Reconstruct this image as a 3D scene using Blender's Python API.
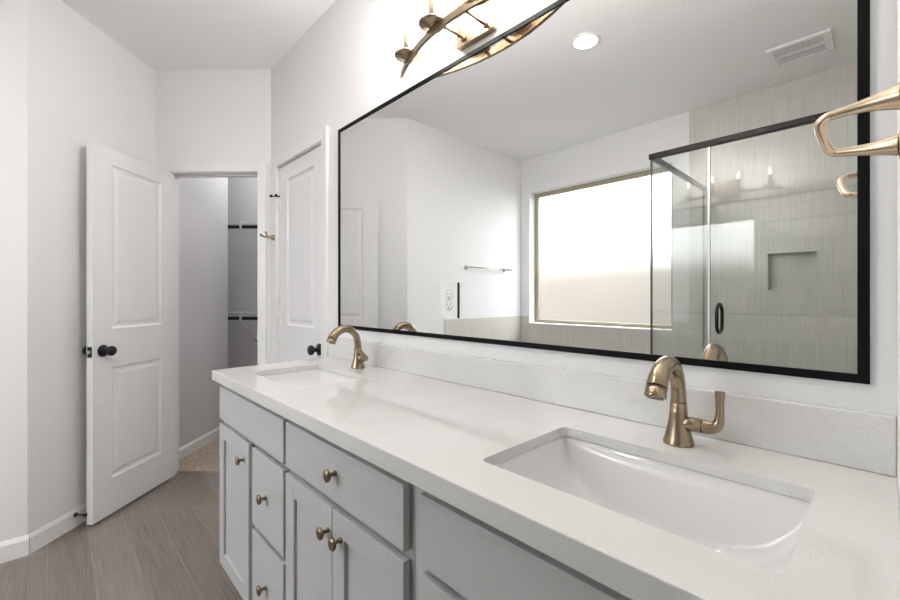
import bpy, bmesh, math, random
from mathutils import Vector, Matrix
random.seed(7)
sc = bpy.context.scene
for o in list(bpy.data.objects):
    bpy.data.objects.remove(o)
C = sc.collection
PI = math.pi
S2 = math.sqrt(0.5)

# ------------------------------------------------------------------ camera, world, light, exposure
# X = towards the mirror wall, Y = along it away from the camera, Z up (metres)
F_PX, THETA, CAM_H = 414.66, math.radians(43.61), 1.218
cam = bpy.data.objects.new('camera', bpy.data.cameras.new('camera'))
C.objects.link(cam)
cam.location = (0, 0, CAM_H)
cam.rotation_euler = (PI / 2, 0, -THETA)
cam.data.sensor_width = 36
cam.data.lens = F_PX / 900 * 36
cam.data.shift_y = -2.7 / 900
cam.data.clip_start = 0.02
sc.camera = cam

world = bpy.data.worlds.new('overcast_sky')
sc.world = world
world.use_nodes = True
bg = world.node_tree.nodes['Background']
bg.inputs[0].default_value = (0.95, 0.975, 1.0, 1)
bg.inputs[1].default_value = 4.8

def area(name, loc, rot, sx, sy, power, col=(1, 1, 1)):
    l = bpy.data.lights.new(name, 'AREA')
    l.shape = 'RECTANGLE'; l.size = sx; l.size_y = sy; l.energy = power; l.color = col
    o = bpy.data.objects.new(name, l); C.objects.link(o)
    o.location = loc; o.rotation_euler = rot
    return o
BULB_STRENGTH = 380.0
DOWNLIGHT_STRENGTH = 120.0

vs = sc.view_settings
sc.display_settings.display_device = 'sRGB'
vs.view_transform = 'Standard'; vs.look = 'None'; vs.gamma = 1.0; vs.use_curve_mapping = False
vs.exposure = 0.96
sc.cycles.max_bounces = 14
sc.cycles.diffuse_bounces = 7
sc.cycles.glossy_bounces = 8
sc.cycles.transparent_max_bounces = 24
sc.cycles.transmission_bounces = 8
sc.cycles.sample_clamp_indirect = 5.0

# ------------------------------------------------------------------ materials
def mat(name, col, rough=0.5, metal=0.0, spec=0.5, bump=0.0, bscale=60, var=0.0, vscale=3.0, stretch=(1, 1, 1)):
    m = bpy.data.materials.new(name); m.use_nodes = True
    nt = m.node_tree; b = nt.nodes['Principled BSDF']
    b.inputs['Base Color'].default_value = (*col, 1)
    b.inputs['Roughness'].default_value = rough
    b.inputs['Metallic'].default_value = metal
    b.inputs['Specular IOR Level'].default_value = spec
    if bump or var:
        tc = nt.nodes.new('ShaderNodeTexCoord'); mp = nt.nodes.new('ShaderNodeMapping')
        mp.inputs['Scale'].default_value = stretch
        nt.links.new(tc.outputs['Object'], mp.inputs['Vector'])
    if bump:
        n = nt.nodes.new('ShaderNodeTexNoise'); n.inputs['Scale'].default_value = bscale
        n.inputs['Detail'].default_value = 3
        nt.links.new(mp.outputs[0], n.inputs['Vector'])
        bp = nt.nodes.new('ShaderNodeBump'); bp.inputs['Strength'].default_value = bump
        bp.inputs['Distance'].default_value = 0.002
        nt.links.new(n.outputs['Fac'], bp.inputs['Height'])
        nt.links.new(bp.outputs['Normal'], b.inputs['Normal'])
    if var:
        n = nt.nodes.new('ShaderNodeTexNoise'); n.inputs['Scale'].default_value = vscale
        n.inputs['Detail'].default_value = 4
        nt.links.new(mp.outputs[0], n.inputs['Vector'])
        r = nt.nodes.new('ShaderNodeMapRange')
        r.inputs['From Min'].default_value = 0.3; r.inputs['From Max'].default_value = 0.7
        r.inputs['To Min'].default_value = 1 - var; r.inputs['To Max'].default_value = 1 + var
        nt.links.new(n.outputs['Fac'], r.inputs['Value'])
        mx = nt.nodes.new('ShaderNodeVectorMath'); mx.operation = 'SCALE'
        mx.inputs[0].default_value = col
        nt.links.new(r.outputs[0], mx.inputs['Scale'])
        nt.links.new(mx.outputs[0], b.inputs['Base Color'])
    return m

M = {}
M['wall'] = mat('wall_paint', (0.80, 0.80, 0.81), 0.6, spec=0.3, bump=0.25, bscale=90)
M['ceiling'] = mat('ceiling_paint', (0.86, 0.86, 0.865), 0.8, spec=0.2, bump=0.3, bscale=70)
M['trim'] = mat('trim_paint', (0.82, 0.82, 0.825), 0.35, spec=0.4)
M['door'] = mat('door_paint', (0.80, 0.80, 0.81), 0.32, spec=0.4)
M['cabinet'] = mat('cabinet_paint', (0.50, 0.50, 0.508), 0.38, spec=0.4, bump=0.03, bscale=120)
M['cab_in'] = mat('cabinet_recess', (0.42, 0.42, 0.43), 0.6, spec=0.2)
M['ceramic'] = mat('white_ceramic', (0.77, 0.765, 0.76), 0.06, spec=0.5)
M['brass'] = mat('champagne_bronze', (0.335, 0.262, 0.182), 0.27, metal=1.0, bump=0.04, bscale=40, stretch=(1, 1, 12))
M['brass_lit'] = mat('lit_champagne_bronze', (0.66, 0.53, 0.39), 0.24, metal=1.0)  # same metal as the faucets, paler to paint in the light on it
M['knob'] = mat('aged_brass', (0.27, 0.215, 0.145), 0.35, metal=1.0, var=0.15, vscale=120)
M['black'] = mat('matte_black', (0.008, 0.008, 0.009), 0.38, spec=0.4)
M['frame'] = mat('mirror_frame_black', (0.004, 0.004, 0.0045), 0.55, spec=0.12)
M['chrome'] = mat('brushed_nickel', (0.55, 0.53, 0.50), 0.25, metal=1.0)
M['steel'] = mat('latch_steel', (0.6, 0.6, 0.6), 0.3, metal=1.0)
M['plastic'] = mat('white_plastic', (0.82, 0.82, 0.82), 0.3)
M['slot'] = mat('dark_slot', (0.02, 0.02, 0.02), 0.7)
M['dark_grille'] = mat('grille_recess', (0.16, 0.16, 0.165), 0.8)
M['olive'] = mat('tan_vinyl', (0.33, 0.30, 0.22), 0.45)
M['rail'] = mat('dark_bronze_rail', (0.012, 0.010, 0.008), 0.35, spec=0.2)
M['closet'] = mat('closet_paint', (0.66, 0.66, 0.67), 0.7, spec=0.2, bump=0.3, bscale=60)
M['wire'] = mat('white_wire', (0.75, 0.75, 0.76), 0.4)
M['bright_edge'] = mat('bright_glass_edge', (0.75, 0.79, 0.80), 0.25)  # opaque pale colour painting in the bright look of polished glass edges
M['gedge'] = mat('glass_edge', (0.11, 0.13, 0.125), 0.2)
M['fence'] = mat('garden_fence', (0.165, 0.145, 0.12), 0.9, var=0.15, vscale=2)
M['soil'] = mat('garden_soil', (0.16, 0.14, 0.11), 0.9, var=0.15, vscale=2)

def emis(name, col, strength):
    m = bpy.data.materials.new(name); m.use_nodes = True
    nt = m.node_tree; nt.nodes.clear()
    e = nt.nodes.new('ShaderNodeEmission'); e.inputs[0].default_value = (*col, 1); e.inputs[1].default_value = strength
    out = nt.nodes.new('ShaderNodeOutputMaterial'); nt.links.new(e.outputs[0], out.inputs[0])
    return m
M['bulb'] = emis('lit_bulb', (1.0, 0.955, 0.90), BULB_STRENGTH)
M['down'] = emis('lit_downlight', (1.0, 0.97, 0.92), DOWNLIGHT_STRENGTH)

def mirror_mat():
    m = bpy.data.materials.new('silvered_mirror'); m.use_nodes = True
    nt = m.node_tree; nt.nodes.clear()
    g = nt.nodes.new('ShaderNodeBsdfGlossy'); g.inputs['Color'].default_value = (0.86, 0.87, 0.865, 1); g.inputs['Roughness'].default_value = 0.0
    out = nt.nodes.new('ShaderNodeOutputMaterial'); nt.links.new(g.outputs[0], out.inputs[0])
    return m
M['mirror'] = mirror_mat()

def thin_glass(name, tint, f0=0.04):
    m = bpy.data.materials.new(name); m.use_nodes = True
    nt = m.node_tree; nt.nodes.clear()
    lw = nt.nodes.new('ShaderNodeLayerWeight'); lw.inputs['Blend'].default_value = 0.5
    pw = nt.nodes.new('ShaderNodeMath'); pw.operation = 'POWER'; pw.inputs[1].default_value = 5.0
    nt.links.new(lw.outputs['Facing'], pw.inputs[0])
    ma = nt.nodes.new('ShaderNodeMath'); ma.operation = 'MULTIPLY_ADD'
    ma.inputs[1].default_value = 1 - f0; ma.inputs[2].default_value = f0
    nt.links.new(pw.outputs[0], ma.inputs[0])
    t = nt.nodes.new('ShaderNodeBsdfTransparent'); t.inputs[0].default_value = (*tint, 1)
    g = nt.nodes.new('ShaderNodeBsdfGlossy'); g.inputs['Roughness'].default_value = 0.0
    g.inputs['Color'].default_value = (1, 1, 1, 1)
    mx = nt.nodes.new('ShaderNodeMixShader')
    nt.links.new(ma.outputs[0], mx.inputs[0]); nt.links.new(t.outputs[0], mx.inputs[1]); nt.links.new(g.outputs[0], mx.inputs[2])
    out = nt.nodes.new('ShaderNodeOutputMaterial'); nt.links.new(mx.outputs[0], out.inputs[0])
    return m
M['glass'] = thin_glass('shower_glass', (0.965, 0.975, 0.97), 0.046)
M['shade'] = thin_glass('clear_lamp_glass', (0.98, 0.98, 0.98), 0.04)

def frosted():
    m = bpy.data.materials.new('frosted_glass'); m.use_nodes = True
    nt = m.node_tree; nt.nodes.clear()
    r = nt.nodes.new('ShaderNodeBsdfRefraction'); r.inputs['Color'].default_value = (0.97, 0.97, 0.965, 1)
    r.inputs['Roughness'].default_value = 0.62; r.inputs['IOR'].default_value = 1.25
    t = nt.nodes.new('ShaderNodeBsdfTranslucent'); t.inputs[0].default_value = (0.95, 0.95, 0.95, 1)
    mx = nt.nodes.new('ShaderNodeMixShader'); mx.inputs[0].default_value = 0.06
    nt.links.new(r.outputs[0], mx.inputs[1]); nt.links.new(t.outputs[0], mx.inputs[2])
    out = nt.nodes.new('ShaderNodeOutputMaterial'); nt.links.new(mx.outputs[0], out.inputs[0])
    return m
M['frost'] = frosted()

def quartz():
    m = bpy.data.materials.new('white_quartz'); m.use_nodes = True
    nt = m.node_tree; b = nt.nodes['Principled BSDF']
    b.inputs['Roughness'].default_value = 0.09; b.inputs['Specular IOR Level'].default_value = 0.5
    tc = nt.nodes.new('ShaderNodeTexCoord')
    n1 = nt.nodes.new('ShaderNodeTexNoise'); n1.inputs['Scale'].default_value = 420; n1.inputs['Detail'].default_value = 2
    n2 = nt.nodes.new('ShaderNodeTexVoronoi'); n2.inputs['Scale'].default_value = 300
    n3 = nt.nodes.new('ShaderNodeTexNoise'); n3.inputs['Scale'].default_value = 5; n3.inputs['Detail'].default_value = 5
    for n in (n1, n2, n3): nt.links.new(tc.outputs['Object'], n.inputs['Vector'])
    r1 = nt.nodes.new('ShaderNodeValToRGB')
    r1.color_ramp.elements[0].position = 0.28; r1.color_ramp.elements[0].color = (0.61, 0.607, 0.595, 1)
    r1.color_ramp.elements[1].position = 0.50; r1.color_ramp.elements[1].color = (0.70, 0.697, 0.685, 1)
    nt.links.new(n1.outputs['Fac'], r1.inputs[0])
    r2 = nt.nodes.new('ShaderNodeValToRGB')
    r2.color_ramp.elements[0].position = 0.0; r2.color_ramp.elements[0].color = (0.86, 0.845, 0.81, 1)
    r2.color_ramp.elements[1].position = 0.16; r2.color_ramp.elements[1].color = (1, 1, 1, 1)
    nt.links.new(n2.outputs['Distance'], r2.inputs[0])
    r3 = nt.nodes.new('ShaderNodeValToRGB')
    r3.color_ramp.elements[0].position = 0.35; r3.color_ramp.elements[0].color = (0.95, 0.95, 0.945, 1)
    r3.color_ramp.elements[1].position = 0.65; r3.color_ramp.elements[1].color = (1, 1, 1, 1)
    nt.links.new(n3.outputs['Fac'], r3.inputs[0])
    m1 = nt.nodes.new('ShaderNodeMix'); m1.data_type = 'RGBA'; m1.blend_type = 'MULTIPLY'; m1.inputs[0].default_value = 1
    nt.links.new(r1.outputs[0], m1.inputs[6]); nt.links.new(r2.outputs[0], m1.inputs[7])
    m2 = nt.nodes.new('ShaderNodeMix'); m2.data_type = 'RGBA'; m2.blend_type = 'MULTIPLY'; m2.inputs[0].default_value = 1
    nt.links.new(m1.outputs[2], m2.inputs[6]); nt.links.new(r3.outputs[0], m2.inputs[7])
    nt.links.new(m2.outputs[2], b.inputs['Base Color'])
    return m
M['quartz'] = quartz()

def planks():
    m = bpy.data.materials.new('wood_look_planks'); m.use_nodes = True
    nt = m.node_tree; b = nt.nodes['Principled BSDF']; N = nt.nodes; L = nt.links
    b.inputs['Roughness'].default_value = 0.42
    tc = N.new('ShaderNodeTexCoord')
    mp = N.new('ShaderNodeMapping'); mp.inputs['Rotation'].default_value = (0, 0, PI / 2)
    mp.inputs['Location'].default_value = (0.37, 0.025, 0)
    L.new(tc.outputs['Object'], mp.inputs['Vector'])
    br = N.new('ShaderNodeTexBrick')
    br.inputs['Scale'].default_value = 1.0
    br.inputs['Brick Width'].default_value = 1.2; br.inputs['Row Height'].default_value = 0.15
    br.inputs['Mortar Size'].default_value = 0.0014; br.inputs['Mortar Smooth'].default_value = 0.3
    br.inputs['Bias'].default_value = 0.0
    br.offset = 0.37; br.offset_frequency = 3
    br.inputs['Color1'].default_value = (0.190, 0.157, 0.135, 1)
    br.inputs['Color2'].default_value = (0.240, 0.204, 0.180, 1)
    br.inputs['Mortar'].default_value = (0.30, 0.265, 0.235, 1)
    L.new(mp.outputs[0], br.inputs['Vector'])
    # grain: stretched along the planks (Y)
    mg = N.new('ShaderNodeMapping'); mg.inputs['Scale'].default_value = (64, 1.8, 1)
    L.new(tc.outputs['Object'], mg.inputs['Vector'])
    ns = N.new('ShaderNodeTexNoise'); ns.inputs['Scale'].default_value = 2.2; ns.inputs['Detail'].default_value = 6; ns.inputs['Roughness'].default_value = 0.6
    ns.inputs['Distortion'].default_value = 0.6
    L.new(mg.outputs[0], ns.inputs['Vector'])
    rg = N.new('ShaderNodeMapRange'); rg.inputs['From Min'].default_value = 0.25; rg.inputs['From Max'].default_value = 0.75
    rg.inputs['To Min'].default_value = 0.62; rg.inputs['To Max'].default_value = 1.34
    L.new(ns.outputs['Fac'], rg.inputs['Value'])
    sm = N.new('ShaderNodeVectorMath'); sm.operation = 'SCALE'
    L.new(br.outputs['Color'], sm.inputs[0]); L.new(rg.outputs[0], sm.inputs['Scale'])
    # broad greyish drift
    nb = N.new('ShaderNodeTexNoise'); nb.inputs['Scale'].default_value = 1.8; nb.inputs['Detail'].default_value = 2
    mb = N.new('ShaderNodeMapping'); mb.inputs['Scale'].default_value = (4, 0.8, 1)
    L.new(tc.outputs['Object'], mb.inputs['Vector']); L.new(mb.outputs[0], nb.inputs['Vector'])
    mx = N.new('ShaderNodeMix'); mx.data_type = 'RGBA'; mx.blend_type = 'MIX'
    rb = N.new('ShaderNodeMapRange'); rb.inputs['From Min'].default_value = 0.4; rb.inputs['From Max'].default_value = 0.7
    rb.inputs['To Min'].default_value = 0; rb.inputs['To Max'].default_value = 0.45
    L.new(nb.outputs['Fac'], rb.inputs['Value']); L.new(rb.outputs[0], mx.inputs[0])
    L.new(sm.outputs[0], mx.inputs[6]); mx.inputs[7].default_value = (0.25, 0.222, 0.205, 1)
    L.new(mx.outputs[2], b.inputs['Base Color'])
    return m
M['planks'] = planks()

def carpet():
    m = mat('beige_carpet', (0.44, 0.36, 0.30), 0.95, spec=0.1, bump=1.0, bscale=140, var=0.22, vscale=45)
    return m
M['carpet'] = carpet()

def tile(name, col_a, col_b, axis, grout):
    # large wall tile with fine vertical streaks; axis = 'x' or 'y' is the horizontal axis of the wall
    m = bpy.data.materials.new(name); m.use_nodes = True
    nt = m.node_tree; b = nt.nodes['Principled BSDF']; N = nt.nodes; L = nt.links
    b.inputs['Roughness'].default_value = 0.28
    tc = N.new('ShaderNodeTexCoord')
    sp = N.new('ShaderNodeSeparateXYZ'); L.new(tc.outputs['Object'], sp.inputs[0])
    cb = N.new('ShaderNodeCombineXYZ')
    L.new(sp.outputs['X' if axis == 'x' else 'Y'], cb.inputs['X']); L.new(sp.outputs['Z'], cb.inputs['Y'])
    mp = N.new('ShaderNodeMapping'); mp.inputs['Location'].default_value = (0.13, -0.13, 0)
    L.new(cb.outputs[0], mp.inputs['Vector'])
    br = N.new('ShaderNodeTexBrick'); br.inputs['Scale'].default_value = 1
    br.inputs['Brick Width'].default_value = 0.60; br.inputs['Row Height'].default_value = 0.25
    br.inputs['Mortar Size'].default_value = 0.0016; br.inputs['Mortar Smooth'].default_value = 0.2
    br.offset = 0.5; br.offset_frequency = 2
    br.inputs['Color1'].default_value = (*col_a, 1); br.inputs['Color2'].default_value = (*col_b, 1)
    br.inputs['Mortar'].default_value = (*grout, 1)
    L.new(mp.outputs[0], br.inputs['Vector'])
    mg = N.new('ShaderNodeMapping'); mg.inputs['Scale'].default_value = (60, 2.0, 1)
    L.new(cb.outputs[0], mg.inputs['Vector'])
    ns = N.new('ShaderNodeTexNoise'); ns.inputs['Scale'].default_value = 1.5; ns.inputs['Detail'].default_value = 5
    L.new(mg.outputs[0], ns.inputs['Vector'])
    r = N.new('ShaderNodeMapRange'); r.inputs['From Min'].default_value = 0.3; r.inputs['From Max'].default_value = 0.7
    r.inputs['To Min'].default_value = 0.90; r.inputs['To Max'].default_value = 1.07
    L.new(ns.outputs['Fac'], r.inputs['Value'])
    sm = N.new('ShaderNodeVectorMath'); sm.operation = 'SCALE'
    L.new(br.outputs['Color'], sm.inputs[0]); L.new(r.outputs[0], sm.inputs['Scale'])
    L.new(sm.outputs[0], b.inputs['Base Color'])
    return m
TA, TB, TG = (0.585, 0.57, 0.535), (0.605, 0.59, 0.555), (0.50, 0.49, 0.46)
M['tile_y'] = tile('shower_tile', TA, TB, 'y', TG)
M['tile_x'] = tile('alcove_tile', TA, TB, 'x', TG)

# ------------------------------------------------------------------ mesh helpers
def bm_box(bm, x0, x1, y0, y1, z0, z1, bevel=0.0, xf=None):
    vs_ = [bm.verts.new(p) for p in ((x0, y0, z0), (x1, y0, z0), (x1, y1, z0), (x0, y1, z0), (x0, y0, z1), (x1, y0, z1), (x1, y1, z1), (x0, y1, z1))]
    fs = [bm.faces.new([vs_[i] for i in q]) for q in ((0, 3, 2, 1), (4, 5, 6, 7), (0, 1, 5, 4), (1, 2, 6, 5), (2, 3, 7, 6), (3, 0, 4, 7))]
    allv = vs_
    if bevel:
        es = list({e for f in fs for e in f.edges})
        r = bmesh.ops.bevel(bm, geom=es, offset=bevel, segments=2, profile=0.5, affect='EDGES')
        allv = list({v for f in r['faces'] for v in f.verts})
        seen = set(allv); stack = list(allv)
        while stack:
            v = stack.pop()
            for e in v.link_edges:
                w = e.other_vert(v)
                if w not in seen: seen.add(w); stack.append(w)
        allv = list(seen)
    if xf is not None:
        for v in allv: v.co = xf @ v.co
    return allv

def frames(path):
    """parallel-transport frames along a list of Vectors"""
    n = len(path); T = []
    for i in range(n):
        a = path[max(i - 1, 0)]; b = path[min(i + 1, n - 1)]
        T.append((b - a).normalized())
    u = T[0].orthogonal().normalized()
    out = []
    for t in T:
        u = (u - t * u.dot(t)).normalized()
        out.append((u, t.cross(u).normalized()))
    return out

def bm_tube(bm, path, radii, seg=16, cap=True, sx=1.0, up=None):
    path = [Vector(p) for p in path]
    if not isinstance(radii, (list, tuple)): radii = [radii] * len(path)
    fr = frames(path); rings = []
    for i, (p, r, (u, w)) in enumerate(zip(path, radii, fr)):
        if up is not None:
            t = (path[min(i + 1, len(path) - 1)] - path[max(i - 1, 0)]).normalized()
            w = Vector(up); w = (w - t * w.dot(t)).normalized(); u = w.cross(t).normalized()
        rings.append([bm.verts.new(p + u * (math.cos(2 * PI * k / seg) * r * sx) + w * (math.sin(2 * PI * k / seg) * r)) for k in range(seg)])
    for a, b in zip(rings, rings[1:]):
        for k in range(seg):
            f = bm.faces.new((a[k], a[(k + 1) % seg], b[(k + 1) % seg], b[k])); f.smooth = True
    if cap:
        bm.faces.new(list(reversed(rings[0]))); bm.faces.new(rings[-1])
    return rings

def bm_lathe(bm, prof, seg=32, xf=None, smooth=True):
    """prof: (radius, height) pairs about local Z; radius 0 ends are closed"""
    rings = []
    for r, z in prof:
        if r < 1e-6: rings.append([bm.verts.new((0, 0, z))])
        else: rings.append([bm.verts.new((r * math.cos(2 * PI * k / seg), r * math.sin(2 * PI * k / seg), z)) for k in range(seg)])
    if xf is not None:
        for rg in rings:
            for v in rg: v.co = xf @ v.co
    for a, b in zip(rings, rings[1:]):
        for k in range(seg):
            k2 = (k + 1) % seg
            if len(a) == 1 and len(b) == 1: continue
            if len(a) == 1: f = bm.faces.new((a[0], b[k2], b[k]))
            elif len(b) == 1: f = bm.faces.new((a[k], a[k2], b[0]))
            else: f = bm.faces.new((a[k], a[k2], b[k2], b[k]))
            f.smooth = smooth

def smooth_path(pts, n=6):
    """Catmull-Rom through (x,y,z,r) tuples"""
    pts = [Vector(p) if len(p) == 4 else Vector((*p, 0)) for p in pts]
    P = [2 * pts[0] - pts[1]] + pts + [2 * pts[-1] - pts[-2]]
    out = []
    for i in range(1, len(P) - 2):
        for k in range(n):
            t = k / n; a, b, c, d = P[i - 1], P[i], P[i + 1], P[i + 2]
            out.append(0.5 * ((2 * b) + (c - a) * t + (2 * a - 5 * b + 4 * c - d) * t * t + (3 * b - a - 3 * c + d) * t ** 3))
    out.append(pts[-1])
    return [Vector(q[:3]) for q in out], [q[3] for q in out]

def obj(name, bm, material, parent=None, loc=None):
    bmesh.ops.recalc_face_normals(bm, faces=bm.faces[:])
    me = bpy.data.meshes.new(name); bm.to_mesh(me); bm.free()
    ms = material if isinstance(material, (list, tuple)) else [material]
    for m in ms: me.materials.append(m)
    o = bpy.data.objects.new(name, me); C.objects.link(o)
    if parent is not None: o.parent = parent
    if loc is not None: o.location = loc
    return o

def new(): return bmesh.new()

def tag(o, label=None, cat=None, group=None, kind=None):
    if label: o['label'] = label
    if cat: o['category'] = cat
    if group: o['group'] = group
    if kind: o['kind'] = kind
    return o

def thing(name, label, cat, loc=(0, 0, 0), rotz=0.0, group=None, kind=None):
    o = bpy.data.objects.new(name, None); C.objects.link(o)
    o.empty_display_size = 0.05
    o.location = loc; o.rotation_euler = (0, 0, rotz)
    return tag(o, label, cat, group, kind)

def copy_tree(o, parent=None):
    c = o.copy(); C.objects.link(c)
    if parent is not None: c.parent = parent
    for ch in o.children: copy_tree(ch, c)
    return c

def box_obj(name, m, parent, *b, bevel=0.0):
    bm = new(); bm_box(bm, *b, bevel=bevel); return obj(name, bm, m, parent)

RX = lambda a: Matrix.Rotation(a, 4, 'X')
RY = lambda a: Matrix.Rotation(a, 4, 'Y')
RZ = lambda a: Matrix.Rotation(a, 4, 'Z')
T = lambda x, y, z: Matrix.Translation((x, y, z))

# ------------------------------------------------------------------ setting: walls, floor, ceiling
H = 2.743
XM = 1.045            # mirror wall face
XW = -1.689           # window wall face
YE = 2.804            # end wall with the towel bar
YB = 2.832            # corner where mirror wall meets the diagonal doorway wall
SB = 3.87763          # X + Y on the doorway wall face
KL = -2.89852         # X - Y on the diagonal left wall face
W0 = SB * S2          # depth of doorway wall in diagonal frame (t right, w deep)
def diag(t, w): return ((t + w) * S2, (w - t) * S2)
RD = T(0, 0, 0) @ RZ(-PI / 4)      # local x = t, local y = w

def wall(name, material, label, a0, a1, z0, z1, d0, d1, openings=(), xf=None, parent=None):
    """slab: local x a0..a1, local y d0..d1 (thickness), with rectangular openings (a,b,z,z)"""
    bm = new()
    openings = [(max(o[0], a0), min(o[1], a1), max(o[2], z0), min(o[3], z1)) for o in openings]
    xs = sorted({a0, a1, *[v for o in openings for v in o[:2]]}); zs = sorted({z0, z1, *[v for o in openings for v in o[2:]]})
    cells = set()
    for i in range(len(xs) - 1):
        for j in range(len(zs) - 1):
            cx, cz = (xs[i] + xs[i + 1]) / 2, (zs[j] + zs[j + 1]) / 2
            if not any(o[0] < cx < o[1] and o[2] < cz < o[3] for o in openings): cells.add((i, j))
    V = {}
    def v(i, j, d):
        if (i, j, d) not in V: V[(i, j, d)] = bm.verts.new((xs[i], d0 if d == 0 else d1, zs[j]))
        return V[(i, j, d)]
    for (i, j) in cells:
        bm.faces.new((v(i, j, 0), v(i + 1, j, 0), v(i + 1, j + 1, 0), v(i, j + 1, 0)))
        bm.faces.new((v(i, j, 1), v(i, j + 1, 1), v(i + 1, j + 1, 1), v(i + 1, j, 1)))
        if (i - 1, j) not in cells: bm.faces.new((v(i, j, 0), v(i, j + 1, 0), v(i, j + 1, 1), v(i, j, 1)))
        if (i + 1, j) not in cells: bm.faces.new((v(i + 1, j, 0), v(i + 1, j, 1), v(i + 1, j + 1, 1), v(i + 1, j + 1, 0)))
        if (i, j - 1) not in cells: bm.faces.new((v(i, j, 0), v(i, j, 1), v(i + 1, j, 1), v(i + 1, j, 0)))
        if (i, j + 1) not in cells: bm.faces.new((v(i, j + 1, 0), v(i + 1, j + 1, 0), v(i + 1, j + 1, 1), v(i, j + 1, 1)))
    if xf is not None:
        for q in bm.verts: q.co = xf @ q.co
    o = obj(name, bm, material, parent)
    if parent is None: tag(o, label, 'wall', kind='structure')
    return o

XYW = Matrix(((0, 1, 0, 0), (1, 0, 0, 0), (0, 0, 1, 0), (0, 0, 0, 1)))   # local x -> Y, local y -> X

D2A, D2B = 2.09, 2.702         # second door, along the mirror wall
WIN = (1.235, 2.688, 0.930, 2.362)
NICHE = (0.316, 0.596, 1.264, 1.541)
TB_ = diag(0, 0)
t_right = (XM - YB) * S2       # -1.2637
t_left = KL * S2               # -2.0496
OPT0, OPT1 = t_right - 0.0912 - 0.612, t_right - 0.0912

fl = new(); bm_box(fl, -2.3, 2.9, -3.3, 5.2, -0.1, 0.0)
tag(obj('floor', fl, M['planks']), 'grey brown wood look plank floor', 'floor', kind='structure')
cl = new(); bm_box(cl, -2.3, 2.9, -3.3, 5.2, H, H + 0.1)
tag(obj('ceiling', cl, M['ceiling']), 'flat white ceiling', 'ceiling', kind='structure')

wall('wall_right', M['wall'], 'white wall behind the vanity and mirror', -0.14, YB, 0, H, XM, XM + 0.115, [(D2A - 0.012, D2B + 0.012, -1, 2.066)], XYW)
wall('wall_back', M['wall'], 'white diagonal wall with the closet doorway', t_left, t_right, 0, H, W0, W0 + 0.115, [(OPT0 - 0.014, OPT1 + 0.014, -1, 2.066)], RD)
wall('wall_left', M['wall'], 'white diagonal wall behind the open door', (-0.0956 + YE) * S2, W0 + 0.115, 0, H, t_left - 0.1, t_left, (), RD @ XYW)
wall('wall_end', M['wall'], 'bright white wall at far left with the towel bar', XW - 0.15, -0.0946, 0, H, YE, YE + 0.1)
wall('wall_window', M['wall'], 'white wall with the frosted window', -0.14, YE, 0, H, XW - 0.15, XW, [WIN, NICHE], XYW)
wall('wall_near', M['wall'], 'white wall end beside the counter with the brass ring', -0.55, XM, 0, H, -0.125, -0.014, [(-0.42, 0.40, -1, 2.06)])
wall('wall_shower', M['tile_x'], 'tiled side wall of the shower', XW, -0.55, 0, H, -0.135, -0.025)
# bedroom shell behind the camera, added to keep sky light out
wall('wall_bedroom_left', M['wall'], 'unseen bedroom wall added behind the camera on the left', -3.2, -0.14, 0, H, -2.2, -2.1, (), XYW)
wall('wall_bedroom_right', M['wall'], 'unseen bedroom wall added behind the camera on the right', -3.2, -0.14, 0, H, 2.1, 2.2, (), XYW)
wall('wall_bedroom_back', M['wall'], 'unseen bedroom wall added far behind the camera', -2.2, 2.2, 0, H, -3.3, -3.2)
wall('wall_bedroom_corner', M['wall'], 'unseen bedroom wall added beside the bathroom doorway', XM + 0.115, 2.1, 0, H, -0.24, -0.14)
wall('wall_bedroom_edge', M['wall'], 'unseen bedroom wall added beside the shower', -2.1, XW - 0.15, 0, H, -0.24, -0.14)
# closet shell
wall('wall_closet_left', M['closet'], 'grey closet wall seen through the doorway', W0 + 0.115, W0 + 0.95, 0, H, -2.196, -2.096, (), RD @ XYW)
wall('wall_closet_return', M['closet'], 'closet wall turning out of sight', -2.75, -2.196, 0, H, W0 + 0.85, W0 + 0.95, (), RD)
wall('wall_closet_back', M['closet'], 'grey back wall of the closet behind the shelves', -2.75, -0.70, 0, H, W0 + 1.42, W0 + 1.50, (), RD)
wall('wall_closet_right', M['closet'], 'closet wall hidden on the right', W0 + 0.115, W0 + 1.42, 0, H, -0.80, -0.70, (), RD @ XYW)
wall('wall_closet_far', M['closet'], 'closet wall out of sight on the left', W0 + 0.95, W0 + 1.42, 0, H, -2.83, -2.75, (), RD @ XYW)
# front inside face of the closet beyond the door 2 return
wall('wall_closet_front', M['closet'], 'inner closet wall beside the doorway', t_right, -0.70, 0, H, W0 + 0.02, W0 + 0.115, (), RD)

cp = new()
bm_box(cp, -2.75, -0.80, W0 + 0.10, W0 + 1.42, 0.0, 0.011, xf=RD)
tag(obj('floor_carpet', cp, M['carpet']), 'beige carpet on the closet floor', 'carpet', kind='structure')

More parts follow.
